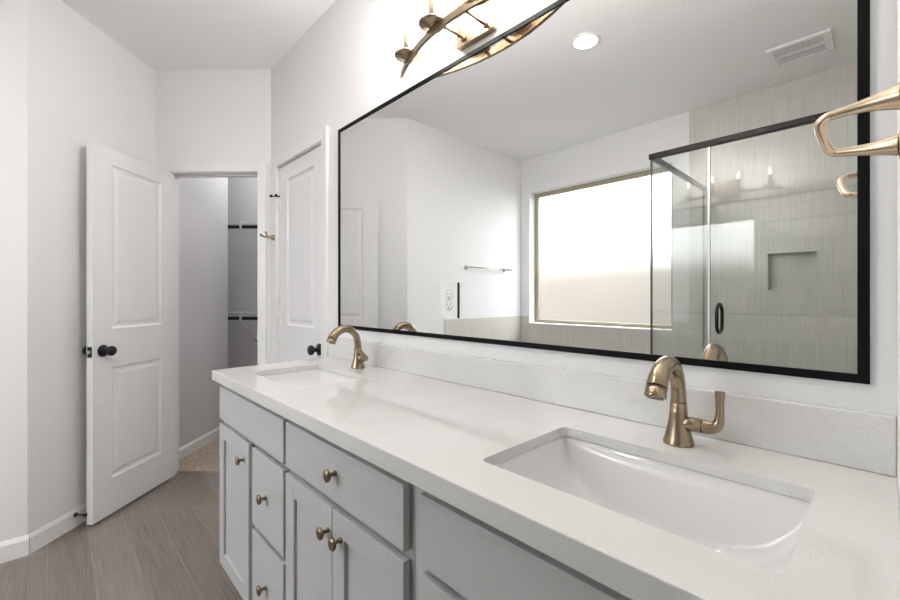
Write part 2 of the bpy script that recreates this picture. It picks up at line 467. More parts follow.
# tile facings
bmf = new()
bm = bmf
def slab_open(bm, x0, x1, a0, a1, z0, z1, ops):
    xs = sorted({a0, a1, *[v for o in ops for v in o[:2]]}); zs = sorted({z0, z1, *[v for o in ops for v in o[2:]]})
    for i in range(len(xs) - 1):
        for j in range(len(zs) - 1):
            cx, cz = (xs[i] + xs[i + 1]) / 2, (zs[j] + zs[j + 1]) / 2
            if not any(o[0] < cx < o[1] and o[2] < cz < o[3] for o in ops):
                bm_box(bm, x0, x1, xs[i], xs[i + 1], zs[j], zs[j + 1])
wall('trim_1', M['tile_y'], None, -0.025, 1.105, 0, H, XW, XW + 0.010, [NICHE], XYW)
tag(bpy.data.objects['trim_1'], 'beige tile facing on the shower wall', 'tile', kind='structure')
wall('trim_2', M['tile_y'], None, 1.105, YE, 0, 1.012, XW, XW + 0.010, [(WIN[0], WIN[1], WIN[2], 3)], XYW)
tag(bpy.data.objects['trim_2'], 'beige tile band below the frosted window', 'tile', kind='structure')
wall('trim_3', M['tile_x'], None, XW + 0.010, -0.527, 0, 1.012, YE - 0.010, YE)
tag(bpy.data.objects['trim_3'], 'beige tile band below the towel bar', 'tile', kind='structure')
# niche lining
bm = new(); y0, y1, z0, z1 = NICHE; xi = XW - 0.085
bm_box(bm, xi - 0.01, xi, y0, y1, z0, z1)
bm_box(bm, xi, XW + 0.0101, y0, y0 + 0.006, z0, z1); bm_box(bm, xi, XW + 0.0101, y1 - 0.006, y1, z0, z1)
bm_box(bm, xi, XW + 0.0101, y0 + 0.006, y1 - 0.006, z0, z0 + 0.006); bm_box(bm, xi, XW + 0.0101, y0 + 0.006, y1 - 0.006, z1 - 0.006, z1)
tag(obj('trim_4', bm, M['tile_y']), 'recessed tiled niche in the shower wall', 'niche', kind='structure')

# baseboards
def baseboard(name, label, a0, a1, d0, sign, xf=None):
    bm = new(); h = 0.093; th = 0.013 * sign
    pr = [(0, 0), (th, 0), (th, h - 0.018), (th * 0.45, h - 0.004), (th * 0.3, h), (0, h)]
    A = [bm.verts.new((a0, d0 + p, z)) for p, z in pr]; B = [bm.verts.new((a1, d0 + p, z)) for p, z in pr]
    n = len(pr)
    for k in range(n): bm.faces.new((A[k], A[(k + 1) % n], B[(k + 1) % n], B[k]))
    bm.faces.new(A); bm.faces.new(list(reversed(B)))
    if xf is not None:
        for v in bm.verts: v.co = xf @ v.co
    return tag(obj(name, bm, M['trim']), label, 'baseboard', kind='structure')
baseboard('baseboard_end', 'white baseboard along the wall at far left', -0.527, -0.0946 + 0.005, YE, -1)
baseboard('baseboard_left', 'white baseboard behind the open door', (-0.0946 + YE) * S2, W0, t_left, 1, RD @ XYW)
baseboard('baseboard_closet', 'white baseboard along the closet wall', W0 + 0.115, W0 + 0.95, -2.096, 1, RD @ XYW)
# door casings and jambs
def casing(name, label, a0, a1, ztop, w, d0, thk, jamb, xf):
    """a0..a1 clear opening; face at d0, projecting -thk into the room, jamb depth"""
    bm = new()
    for s0, s1 in ((a0 - w, a0 - 0.004), (a1 + 0.004, a1 + w)):
        bm_box(bm, s0, s1, d0 - thk, d0, 0, ztop + w, bevel=0.003)
    bm_box(bm, a0 - 0.004, a1 + 0.004, d0 - thk, d0, ztop + 0.004, ztop + w, bevel=0.003)
    bm_box(bm, a0 - 0.014, a0, d0, d0 + jamb, 0, ztop + 0.012); bm_box(bm, a1, a1 + 0.014, d0, d0 + jamb, 0, ztop + 0.012)
    bm_box(bm, a0, a1, d0, d0 + jamb, ztop, ztop + 0.012)
    # stops
    bm_box(bm, a0, a0 + 0.010, d0 + 0.045, d0 + 0.075, 0, ztop); bm_box(bm, a1 - 0.010, a1, d0 + 0.045, d0 + 0.075, 0, ztop)
    bm_box(bm, a0, a1, d0 + 0.045, d0 + 0.075, ztop - 0.010, ztop)
    for v in bm.verts: v.co = xf @ v.co
    return tag(obj(name, bm, M['trim']), label, 'door casing', kind='structure')
casing('trim_5', 'white casing around the closet doorway', OPT0, OPT1, 2.054, 0.062, W0, 0.010, 0.115, RD)
casing('trim_6', 'white casing around the closed door', D2A, D2B, 2.054, 0.066, XM, 0.014, 0.115, XYW)

# ------------------------------------------------------------------ doors
def bm_panel_door(w, h, t, panels):
    """leaf: local x 0..w, y 0..t, z 0..h; moulded panels on both faces"""
    bm = new()
    xs = sorted({0, w, *[p for q in panels for p in q[:2]]}); zs = sorted({0, h, *[p for q in panels for p in q[2:]]})
    for side, yy, sg in ((0, 0.0, 1), (1, t, -1)):
        for i in range(len(xs) - 1):
            for j in range(len(zs) - 1):
                cx, cz = (xs[i] + xs[i + 1]) / 2, (zs[j] + zs[j + 1]) / 2
                if any(p[0] < cx < p[1] and p[2] < cz < p[3] for p in panels): continue
                bm.faces.new([bm.verts.new((x, yy, z)) for x, z in ((xs[i], zs[j]), (xs[i + 1], zs[j]), (xs[i + 1], zs[j + 1]), (xs[i], zs[j + 1]))])
        for p in panels:
            rings = []
            for ins, dep in ((0, 0), (0.004, 0.002), (0.010, 0.008), (0.022, 0.0095), (0.030, 0.0085), (0.040, 0.0035), (0.046, 0.003)):
                rings.append([bm.verts.new((x, yy + sg * dep, z)) for x, z in ((p[0] + ins, p[2] + ins), (p[1] - ins, p[2] + ins), (p[1] - ins, p[3] - ins), (p[0] + ins, p[3] - ins))])
            for a, b in zip(rings, rings[1:]):
                for k in range(4): bm.faces.new((a[k], a[(k + 1) % 4], b[(k + 1) % 4], b[k]))
            bm.faces.new(rings[-1])
    for q in (((0, 0, 0), (0, t, 0), (0, t, h), (0, 0, h)), ((w, 0, 0), (w, 0, h), (w, t, h), (w, t, 0)), ((0, 0, h), (0, t, h), (w, t, h), (w, 0, h)), ((0, 0, 0), (w, 0, 0), (w, t, 0), (0, t, 0))):
        bm.faces.new([bm.verts.new(p) for p in q])
    bmesh.ops.remove_doubles(bm, verts=bm.verts[:], dist=1e-5)
    return bm
def bm_door_knob(sign):
    bm = new()
    prof = [(0, 0), (0.033, 0), (0.033, 0.004), (0.030, 0.008), (0.016, 0.010), (0.0115, 0.014), (0.0115, 0.030), (0.016, 0.034), (0.0255, 0.042), (0.0275, 0.050), (0.0255, 0.058), (0.018, 0.063), (0, 0.0645)]
    bm_lathe(bm, prof, 28, xf=RX(PI / 2) if sign < 0 else RX(-PI / 2))
    return bm
PANELS = [(0.115, 0.487, 0.197, 0.815), (0.115, 0.487, 1.030, 1.947)]
DW, DT = 0.604, 0.035
# open door: hinge at the left jamb of the closet doorway
hx, hy = diag(OPT0 + 0.002, W0 + 0.014)
# local x runs from the hinge to the free edge, local y is towards the doorway (right)
ang = math.atan2(-0.452, -0.485) + math.radians(0.5)
d1 = thing('door_1', 'white two panel door standing open at left with black knobs', 'door', (hx, hy, 0.012), ang, kind='structure')
dl = obj('door_panel', bm_panel_door(DW, 2.036, DT, PANELS), M['door'], d1)
kb = obj('door_knob', bm_door_knob(1), M['black'], d1, (DW - 0.06, DT, 0.915))
kb = obj('door_knob', bm_door_knob(-1), M['black'], d1, (DW - 0.06, 0, 0.915))
bm = new(); bm_box(bm, DW, DW + 0.0015, 0.005, 0.030, 0.885, 0.943, bevel=0.0005)
lp = obj('latch_plate', bm, M['black'], d1)
bm = new(); bm_box(bm, DW + 0.001, DW + 0.010, 0.011, 0.024, 0.907, 0.923, bevel=0.002)
obj('latch_bolt', bm, M['steel'], lp)
for z in (0.2, 1.0, 1.80):
    bm = new(); bm_tube(bm, [(-0.004, -0.004, z), (-0.004, -0.004, z + 0.09)], 0.006, 12)
    obj('hinge', bm, M['trim'], d1)

# closed door in the mirror wall (local x along -Y so the knob is at the near side)
d2 = thing('door_2', 'white two panel door closed beside the mirror with black knob', 'door', (XM + 0.006, D2B - 0.003, 0.012), -PI / 2, kind='structure')
# rotz -90: local x -> -Y, local y -> +X
obj('door_panel', bm_panel_door(DW, 2.036, DT, PANELS), M['door'], d2)
obj('door_knob', bm_door_knob(-1), M['black'], d2, (DW - 0.045, 0, 0.920))
for z in (0.22, 1.03, 1.76):
    bm = new(); bm_tube(bm, [(-0.002, -0.007, z), (-0.002, -0.007, z + 0.09)], 0.0065, 12)
    bm_box(bm, -0.02, 0.02, -0.003, 0.0, z, z + 0.09)
    obj('hinge', bm, M['trim'], d2)
# black hinge-pin door stop
bm = new()
bm_lathe(bm, [(0, 0), (0.010, 0), (0.010, 0.008), (0, 0.008)], 16, xf=T(-0.002, -0.007, 1.852))
bm_tube(bm, [(-0.002, -0.007, 1.856), (-0.02, -0.045, 1.856)], 0.0035, 10)
bm_lathe(bm, [(0, 0), (0.009, 0), (0.009, 0.012), (0, 0.012)], 16, xf=T(-0.02, -0.042, 1.856) @ RX(PI / 2))
bm_tube(bm, [(-0.002, -0.007, 1.856), (0.028, -0.03, 1.856)], 0.0035, 10)
bm_lathe(bm, [(0, 0), (0.007, 0), (0.007, 0.010), (0, 0.010)], 16, xf=T(0.028, -0.028, 1.856) @ RX(PI / 2))
obj('hinge_stop', bm, M['black'], d2)

# ------------------------------------------------------------------ window
w1 = thing('window_1', 'frosted window with tan frame seen in the mirror', 'window', (XW - 0.095, (WIN[0] + WIN[1]) / 2, WIN[2]), kind='structure')
hw = (WIN[1] - WIN[0]) / 2; hh = WIN[3] - WIN[2]; fw = 0.044
bm = new()
bm_box(bm, -0.05, 0, -hw, -hw + fw, 0, hh, bevel=0.003); bm_box(bm, -0.05, 0, hw - fw, hw, 0, hh, bevel=0.003)
bm_box(bm, -0.05, 0, -hw + fw, hw - fw, 0, fw, bevel=0.003); bm_box(bm, -0.05, 0, -hw + fw, hw - fw, hh - fw, hh, bevel=0.003)
obj('window_frame', bm, M['olive'], w1)
bm = new()
q = [bm.verts.new((-0.028, a, b)) for a, b in ((-hw + fw - 0.005, fw - 0.005), (hw - fw + 0.005, fw - 0.005), (hw - fw + 0.005, hh - fw + 0.005), (-hw + fw - 0.005, hh - fw + 0.005))]
bm.faces.new(q)
obj('window_pane', bm, M['frost'], w1)
box_obj('window_sill', M['trim'], w1, 0.0, 0.112, -hw + 0.001, hw - 0.001, 0, 0.012, bevel=0.002)
# garden side, blurred by the frosted pane
g = new(); bm_box(g, -9, -1.95, -4, 8, -0.25, -0.15)
tag(obj('ground', g, M['soil']), 'pale garden ground outside the frosted window', 'ground', kind='structure')
g = new(); bm_box(g, -4.9, -4.8, -4, 8, -0.15, 1.95)
tag(obj('wall_garden', g, M['fence']), 'tan garden wall outside the frosted window', 'wall', kind='structure')

# ------------------------------------------------------------------ vanity cabinets
FX, RXF = 0.487, 0.507          # front faces of doors, face frame
def shaker(bm, y0, y1, z0, z1, rail=0.056):
    t = RXF - 0.002 - FX; x0, x1 = FX, RXF - 0.002
    bm_box(bm, x0, x1, y0, y0 + rail, z0, z1, bevel=0.0012); bm_box(bm, x0, x1, y1 - rail, y1, z0, z1, bevel=0.0012)
    bm_box(bm, x0, x1, y0 + rail - 0.0005, y1 - rail + 0.0005, z0, z0 + rail, bevel=0.0012); bm_box(bm, x0, x1, y0 + rail - 0.0005, y1 - rail + 0.0005, z1 - rail, z1, bevel=0.0012)
    bm_box(bm, x0 + 0.009, x1 - 0.002, y0 + rail - 0.002, y1 - rail + 0.002, z0 + rail - 0.002, z1 - rail + 0.002)
def bm_knob():
    bm = new()
    prof = [(0, 0), (0.0075, 0), (0.0065, 0.003), (0.0050, 0.006), (0.0048, 0.013), (0.0075, 0.016), (0.0135, 0.0185), (0.0155, 0.0215), (0.0150, 0.025), (0.0095, 0.0278), (0, 0.0285)]
    bm_lathe(bm, prof, 24, xf=RY(-PI / 2))
    return bm
KNOB_ME = None
def knob(parent, y, z):
    global KNOB_ME
    if KNOB_ME is None:
        o = obj('knob', bm_knob(), M['knob'], parent, (FX, y, z)); KNOB_ME = o.data; o['label'] = 'round antique brass knob'
    else:
        o = bpy.data.objects.new('knob', KNOB_ME); C.objects.link(o); o.parent = parent; o.location = (FX, y, z); o['label'] = 'round antique brass knob'
    return o
def cab_door(p, y0, y1, z0, z1, ky, kz):
    bm = new(); shaker(bm, y0, y1, z0, z1); o = obj('door', bm, M['cabinet'], p); knob(o, ky, kz)
def cab_drawer(p, y0, y1, z0, z1, ky=None, kz=None, name='drawer'):
    o = box_obj(name, M['cabinet'], p, FX, RXF - 0.002, y0, y1, z0, z1, bevel=0.0018)
    if ky is not None: knob(o, ky, kz)
def carcass(p, y0, y1, splits_y, rails_z):
    """hollow cabinet box with face frame"""
    bm = new(); zt, zb = 0.872, 0.10
    bm_box(bm, RXF + 0.018, XM - 0.004, y0, y0 + 0.016, zb, zt); bm_box(bm, RXF + 0.018, XM - 0.004, y1 - 0.016, y1, zb, zt)
    bm_box(bm, RXF + 0.018, XM - 0.004, y0 + 0.016, y1 - 0.016, zb, zb + 0.016)
    bm_box(bm, XM - 0.012, XM - 0.004, y0 + 0.016, y1 - 0.016, zb + 0.016, zt)
    o = obj('carcass', bm, M['cabinet'], p)
    bm = new()
    bm_box(bm, RXF, RXF + 0.018, y0, y0 + 0.036, zb, zt); bm_box(bm, RXF, RXF + 0.018, y1 - 0.036, y1, zb, zt)
    for a in splits_y: bm_box(bm, RXF, RXF + 0.018, a - 0.018, a + 0.018, zb + 0.03, 0.70)
    for r0, r1 in rails_z: bm_box(bm, RXF, RXF + 0.018, y0 + 0.036, y1 - 0.036, r0, r1)
    obj('face_frame', bm, M['cabinet'], p)
    bm = new(); bm_box(bm, RXF + 0.06, RXF + 0.075, y0, y1, 0.0, 0.10); bm_box(bm, RXF + 0.075, XM - 0.02, y0, y0 + 0.016, 0, 0.10); bm_box(bm, RXF + 0.075, XM - 0.02, y1 - 0.016, y1, 0, 0.10)
    obj('toe_kick', bm, M['cab_in'], p)
RAILS = [(0.10, 0.13), (0.696, 0.732), (0.845, 0.872)]
TOPB, TOPT, DB, DTP = 0.725, 0.855, 0.135, 0.706
G = 'grey vanity cabinet units in a row'
def cab(label): return thing('vanity_cabinet', label, 'cabinet', (0, 0, 0), group=G)
c = cab('grey vanity cabinet unit under the far sink, with one door left of two drawers')
carcass(c, 1.2135, 1.895, [1.509], RAILS)
cab_drawer(c, 1.225, 1.878, TOPB, TOPT, name='false_front')
cab_door(c, 1.527, 1.878, DB, DTP, 1.575, 0.641)
cab_drawer(c, 1.225, 1.491, 0.448, DTP, 1.362, 0.580); cab_drawer(c, 1.225, 1.491, DB, 0.428, 1.362, 0.293)
c = cab('grey vanity cabinet unit in the middle, one wide drawer over a pair of doors')
carcass(c, 0.629, 1.2125, [], RAILS)
cab_drawer(c, 0.642, 1.2065, TOPB, TOPT, 0.910, 0.796)
cab_door(c, 0.928, 1.2065, DB, DTP, 0.946, 0.645); cab_door(c, 0.642, 0.925, DB, DTP, 0.884, 0.646)
c = cab('grey vanity cabinet unit under the near sink, cut off by the photo bottom')
carcass(c, -0.008, 0.628, [0.335], RAILS)
cab_drawer(c, 0.005, 0.594, TOPB, TOPT, name='false_front')
cab_drawer(c, 0.345, 0.594, 0.448, DTP, 0.470, 0.580); cab_drawer(c, 0.345, 0.594, DB, 0.428, 0.470, 0.293)
cab_door(c, 0.005, 0.317, DB, DTP, 0.275, 0.641)

# ------------------------------------------------------------------ counter, backsplash, sinks
CZ0, CZ1 = 0.873, 0.914
CX0, CX1, CY0, CY1 = 0.474, XM - 0.001, -0.0136, 1.938
CZS = 0.893          # underside of the slab at the sink cut-outs; the edges are built up thicker
SINKS = [0.299, 1.557]
SXA, SXB, SHY = 0.575, 0.868, 0.223
def rrect(x0, x1, y0, y1, r, n=5):
    pts = []
    for cx, cy, a0 in ((x1 - r, y1 - r, 0), (x0 + r, y1 - r, PI / 2), (x0 + r, y0 + r, PI), (x1 - r, y0 + r, 3 * PI / 2)):
        for k in range(n + 1):
            a = a0 + PI / 2 * k / n; pts.append((cx + r * math.cos(a), cy + r * math.sin(a)))
    return pts
bm = new()
def loop(pts, z):
    vs_ = [bm.verts.new((x, y, z)) for x, y in pts]
    return [bm.edges.new((vs_[i], vs_[(i + 1) % len(vs_)])) for i in range(len(vs_))]
es = loop([(CX0 + 0.028, CY0), (CX1, CY0), (CX1, CY1), (CX0 + 0.028, CY1)], CZS)
for sy in SINKS: es += loop(rrect(SXA, SXB, sy - SHY, sy + SHY, 0.014), CZS)
bmesh.ops.triangle_fill(bm, use_beauty=True, use_dissolve=False, edges=es)
r = bmesh.ops.extrude_face_region(bm, geom=bm.faces[:])
bmesh.ops.translate(bm, verts=[v for v in r['geom'] if isinstance(v, bmesh.types.BMVert)], vec=(0, 0, CZ1 - CZS))
def edge_profile(bm, pts, axis, a0, a1):
    """extrude a closed (across, z) profile along the counter edge"""
    mk = (lambda p, a: (p[0], a, p[1])) if axis == 'y' else (lambda p, a: (a, p[0], p[1]))
    A = [bm.verts.new(mk(p, a0)) for p in pts]; B = [bm.verts.new(mk(p, a1)) for p in pts]
    n = len(pts)
    for k in range(n): bm.faces.new((A[k], A[(k + 1) % n], B[(k + 1) % n], B[k]))
    bm.faces.new(A); bm.faces.new(list(reversed(B)))
e_ = 0.0025
FE = 0.028
edge_profile(bm, [(CX0, CZ0 + e_), (CX0 + e_, CZ0), (CX0 + FE, CZ0), (CX0 + FE, CZ1), (CX0 + e_, CZ1), (CX0 + 0.0007, CZ1 - 0.0007), (CX0, CZ1 - e_)], 'y', CY0, CY1)
bm_box(bm, CX0 + FE, CX1, CY1 - 0.026, CY1 - 0.0001, CZ0, CZS); bm_box(bm, CX0 + FE, CX1, CY0 + 0.0001, CY0 + 0.005, CZ0, CZS); bm_box(bm, CX1 - 0.02, CX1 - 0.0001, CY0 + 0.005, CY1 - 0.026, CZ0, CZS)
ct = obj('countertop', bm, M['quartz'])
tag(ct, 'white speckled quartz countertop running over the grey vanity', 'countertop')
bs = new(); bm_box(bs, XM - 0.020, XM - 0.0005, CY0, 1.925, CZ1, CZ1 + 0.1016, bevel=0.003)
tag(obj('backsplash', bs, M['quartz']), 'low white quartz backsplash under the mirror', 'backsplash')

def make_sink(sy, label):
    t = thing('sink', label, 'sink', ((SXA + SXB) / 2, sy, CZS - 0.1542), group='undermount sinks in the counter')
    ax, ay = (SXB - SXA) / 2 + 0.004, SHY + 0.004
    D = 0.135
    bm = new(); nx, ny = 36, 52
    def prof(s, p, q): return max(0.0, 1 - abs(s) ** p) ** q
    grid = []
    us = [math.sin(PI / 2 * (2 * i / nx - 1)) for i in range(nx + 1)]
    vs_ = [math.sin(PI / 2 * (2 * j / ny - 1)) for j in range(ny + 1)]
    for s in us:
        row = []
        for v in vs_:
            z = -D * prof(s, 16, 0.5) * prof(v, 3.0, 0.58)
            row.append(bm.verts.new((s * ax * (1 - 0.05 * min(1, -z / D)), v * ay, 0.15 + z)))
        grid.append(row)
    for i in range(nx):
        for j in range(ny):
            f = bm.faces.new((grid[i][j], grid[i + 1][j], grid[i + 1][j + 1], grid[i][j + 1])); f.smooth = True
    # flange under the stone
    rim = [grid[i][0] for i in range(nx + 1)] + [grid[nx][j] for j in range(1, ny + 1)] + [grid[i][ny] for i in range(nx - 1, -1, -1)] + [grid[0][j] for j in range(ny - 1, 0, -1)]
    out = [bm.verts.new((v.co.x * 1.10, v.co.y * 1.07, 0.1495)) for v in rim]
    for k in range(len(rim)):
        k2 = (k + 1) % len(rim); bm.faces.new((rim[k], rim[k2], out[k2], out[k]))
    b = obj('basin', bm, M['ceramic'], t)
    so = b.modifiers.new('shell', 'SOLIDIFY'); so.thickness = 0.004; so.offset = 1
    bm = new()
    bm_lathe(bm, [(0, 0.004), (0.018, 0.0045), (0.022, 0.006), (0.0285, 0.006), (0.031, 0.003), (0.031, 0.0)], 28, xf=T(0.02, 0, 0.15 - D + 0.0005))
    obj('drain', bm, M['brass'], t)
    return t
make_sink(SINKS[0], 'white rectangular undermount sink at the near end of the counter')
make_sink(SINKS[1], 'white rectangular undermount sink at the far end of the counter')

# ------------------------------------------------------------------ faucets
def make_faucet(loc, label, turn=0.0):
    t = thing('faucet', label, 'faucet', loc, group='bronze single handle faucets')
    bm = new()
    bm_lathe(bm, [(0, 0), (0.0290, 0), (0.0295, 0.002), (0.0285, 0.006), (0.0262, 0.014), (0.0228, 0.028), (0.0192, 0.046), (0.0168, 0.066), (0.0155, 0.086), (0, 0.086)], 36)
    obj('body', bm, M['brass'], t)
    bm = new(); bm_lathe(bm, [(0, 0.0), (0.0149, 0.0), (0.0149, 0.002), (0, 0.002)], 32, xf=T(0, 0, 0.086)); obj('seam', bm, M['black'], t)
    pts = [(0, 0, 0.087, 0.0152), (-0.001, 0, 0.105, 0.0144), (-0.005, 0, 0.128, 0.0140), (-0.017, 0, 0.150, 0.0144), (-0.038, 0, 0.1665, 0.0153), (-0.062, 0, 0.172, 0.0164), (-0.089, 0, 0.1655, 0.0175), (-0.109, 0, 0.150, 0.0182), (-0.1195, 0, 0.135, 0.0186)]
    p, r_ = smooth_path(pts, 7)
    bm = new(); bm_tube(bm, p, r_, 28); obj('spout', bm, M['brass'], t)
    bm = new(); bm_tube(bm, [(-0.1193, 0, 0.1355), (-0.1206, 0, 0.1332)], 0.0178, 28); obj('seam', bm, M['black'], t)
    bm = new(); bm_tube(bm, [(-0.1200, 0, 0.1342), (-0.1272, 0, 0.1180), (-0.1277, 0, 0.1165)], [0.0187, 0.0194, 0.0185], 28)
    sp = obj('spray_head', bm, M['brass'], t)
    bm = new(); bm_tube(bm, [(-0.1276, 0, 0.1170), (-0.1282, 0, 0.1156)], 0.0155, 24); obj('aerator', bm, M['black'], sp)
    # side handle towards -Y
    bm = new(); bm_tube(bm, [(0, 0.005, 0.045), (0, -0.044, 0.045)], [0.0142, 0.0142], 24); obj('handle_stem', bm, M['brass'], t)
    bm = new(); bm_tube(bm, [(0, -0.0435, 0.045), (0, -0.0455, 0.045)], 0.0128, 24); obj('seam', bm, M['black'], t)
    pts = [(0, -0.045, 0.045, 0.0140), (0, -0.056, 0.0455, 0.0134), (0, -0.067, 0.050, 0.0115), (0, -0.0725, 0.060, 0.0092), (0, -0.0742, 0.075, 0.0076), (0, -0.0742, 0.095, 0.0074), (0, -0.0745, 0.113, 0.0085), (0, -0.0748, 0.119, 0.0090)]
    p, r_ = smooth_path(pts, 6)
    bm = new(); bm_tube(bm, p, r_, 24); bm.transform(T(0, 0, 0.045) @ RY(turn) @ T(0, 0, -0.045)); obj('handle', bm, M['brass'], t)
    return t
make_faucet((0.940, 0.297, CZ1), 'bronze gooseneck faucet behind the near sink')
make_faucet((0.945, 1.567, CZ1), 'bronze gooseneck faucet behind the far sink', math.radians(-42))

# ------------------------------------------------------------------ mirror
MY0, MY1, MZ0, MZ1 = 0.0185, 1.906, 1.0650, 2.0625
t = thing('wall_mirror', 'large black framed rectangular mirror over the vanity', 'mirror', (XM, (MY0 + MY1) / 2, MZ0))
hy_ = (MY1 - MY0) / 2; hz = MZ1 - MZ0; fr = 0.0160
bm = new(); d0, d1_ = -0.0110, -0.0005
bm_box(bm, d0, d1_, -hy_, -hy_ + fr, 0, hz, bevel=0.0008); bm_box(bm, d0, d1_, hy_ - fr, hy_, 0, hz, bevel=0.0008)
bm_box(bm, d0, d1_, -hy_ + fr, hy_ - fr, 0, fr, bevel=0.0008); bm_box(bm, d0, d1_, -hy_ + fr, hy_ - fr, hz - fr, hz, bevel=0.0008)
obj('frame', bm, M['frame'], t)
box_obj('mirror_glass', M['mirror'], t, -0.0075, -0.004, -hy_ + fr - 0.004, hy_ - fr + 0.004, fr - 0.004, hz - fr + 0.004)

# outlet set into the mirror
t = thing('electrical_outlet', 'white duplex outlet set into the mirror', 'outlet', (XM - 0.0076, 1.087, 1.207))
box_obj('dark_backing', M['slot'], t, -0.0055, 0.0, -0.0415, 0.0405, -0.0635, 0.0635)  # black box behind the plate gives it a dark side edge
box_obj('cover_plate', M['plastic'], t, -0.0072, -0.0055, -0.042, 0.041, -0.064, 0.064, bevel=0.0006)
for z in (-0.0195, 0.0195):
    bm = new()
    bm_lathe(bm, [(0, -0.0085), (0.0150, -0.0085), (0.0168, -0.0072), (0.0168, -0.006), (0, -0.006)], 28, xf=T(0, 0, z) @ RY(PI / 2))
    rc = obj('receptacle', bm, M['plastic'], t)
    bm = new()
    bm_box(bm, -0.0089, -0.0083, -0.0075, -0.0053, z + 0.0005, z + 0.0085); bm_box(bm, -0.0089, -0.0083, 0.0053, 0.0075, z + 0.0005, z + 0.0075)
    bm_lathe(bm, [(0, 0), (0.0026, 0), (0.0026, 0.0006), (0, 0.0006)], 12, xf=T(-0.0089, 0, z - 0.0075) @ RY(PI / 2))
    obj('slots', bm, M['slot'], rc)
    bm = new(); bm_lathe(bm, [(0.0168, 0), (0.0180, 0), (0.0180, 0.0008), (0.0168, 0.0008)], 28, xf=T(-0.0074, 0, z) @ RY(PI / 2)); obj('shadow_gap', bm, M['slot'], rc)

# ------------------------------------------------------------------ vanity light
VY, VZ = 0.957, 2.114
t = thing('vanity_light', 'bronze four lamp vanity light with curved bar above the mirror', 'wall lamp', (XM, VY, VZ))
bm = new(); bm_box(bm, -0.022, -0.0005, -0.085, 0.085, -0.024, 0.136, bevel=0.002)
obj('wall_plate', bm, M['brass'], t)
def bar_x(y): return -0.128 + 0.093 * (y / 0.385) ** 2      # bows out from the wall
def bar_z(y): return 0.0
pts = []
n = 40
bm = new(); rings = []
for k in range(n + 1):
    y = -0.39 + 0.78 * k / n
    tx = (bar_x(y + 0.01) - bar_x(y - 0.01)) / 0.02; nn = Vector((1, -tx, 0)).normalized()
    p = Vector((bar_x(y), y, bar_z(y)))
    rings.append([bm.verts.new(p + nn * a + Vector((0, 0, b))) for a, b in ((-0.006, -0.012), (0.006, -0.012), (0.006, 0.012), (-0.006, 0.012))])
for a, b in zip(rings, rings[1:]):
    for k in range(4): bm.faces.new((a[k], a[(k + 1) % 4], b[(k + 1) % 4], b[k]))
bm.faces.new(rings[0]); bm.faces.new(list(reversed(rings[-1])))
bmesh.ops.bevel(bm, geom=[e for e in bm.edges if len(e.link_faces) == 2 and e.calc_face_angle(0) > 1.0], offset=0.0015, segments=2, affect='EDGES')
obj('curved_bar', bm, M['brass'], t)
for s in (-1, 1):
    y = 0.050 * s
    bm = new(); bm_tube(bm, [(-0.021, y, 0.0), (bar_x(y) + 0.004, y, 0.0)], 0.0055, 14)
    bm_lathe(bm, [(0, 0), (0.011, 0), (0.009, 0.006), (0, 0.006)], 18, xf=T(-0.022, y, 0.0) @ RY(-PI / 2))
    obj('arm', bm, M['brass'], t)
for y in (-0.302, -0.096, 0.096, 0.302):
    bx_, bz_ = bar_x(y), bar_z(y) + 0.012
    bm = new(); bm_lathe(bm, [(0, 0), (0.012, 0), (0.016, 0.004), (0.046, 0.008), (0.049, 0.011), (0.049, 0.016), (0.047, 0.018), (0, 0.018)], 36, xf=T(bx_, y, bz_))
    cup = obj('lamp_cup', bm, M['brass'], t)
    bm = new(); bm_lathe(bm, [(0, 0.018), (0.015, 0.018), (0.015, 0.095), (0.012, 0.098), (0, 0.098)], 24, xf=T(bx_, y, bz_)); obj('candle_socket', bm, M['brass'], cup)
    bm = new(); bm_lathe(bm, [(0, 0.098), (0.007, 0.098), (0.0105, 0.108), (0.0140, 0.121), (0.0135, 0.133), (0.0095, 0.150), (0.004, 0.166), (0, 0.173)], 20, xf=T(bx_, y, bz_)); obj('bulb', bm, M['bulb'], cup)
    bm = new(); bm_lathe(bm, [(0.0455, 0.0185), (0.0455, 0.190), (0.0430, 0.190), (0.0430, 0.0185)], 40, xf=T(bx_, y, bz_)); obj('glass_shade', bm, M['shade'], cup)

# ------------------------------------------------------------------ towel ring on the near wall
t = thing('towel_ring', 'large out of focus brass towel loop at the right edge', 'towel holder', (0.82, -0.014, 1.45))
def arm(z0, z1, x0, x1, rb, bow, ye):
    pts = []
    for k in range(13):
        u = k / 12
        pts.append((x0 + (x1 - x0) * u, ye * u, z0 + (z1 - z0) * u + bow * math.sin(PI * u), 0.0064 + rb * (1 - u) ** 2.1))
    return pts
pts = arm(0.036, 0.0325, -0.004, 0.000, 0.0110, 0.001, 0.072)
pts += [(0.002, 0.0795, 0.0275, 0.0066), (0.006, 0.0815, 0.020, 0.0066), (0.016, 0.0775, 0.003, 0.0066), (0.026, 0.0725, -0.0090, 0.0064), (0.029, 0.0690, -0.0125, 0.0064)]
low = arm(-0.022, -0.0150, 0.020, 0.030, 0.0090, -0.001, 0.064)
pts += list(reversed(low))
p, r_ = smooth_path(pts, 5)
bm = new(); bm_tube(bm, p, r_, 20); obj('loop', bm, M['brass_lit'], t)
for x_, z_ in ((-0.004, 0.036), (0.020, -0.022)):
    bm = new(); bm_lathe(bm, [(0, 0), (0.019, 0), (0.019, 0.0008), (0, 0.0008)], 32, xf=T(x_, 0.0001, z_) @ RX(-PI / 2)); obj('rosette', bm, M['brass_lit'], t)

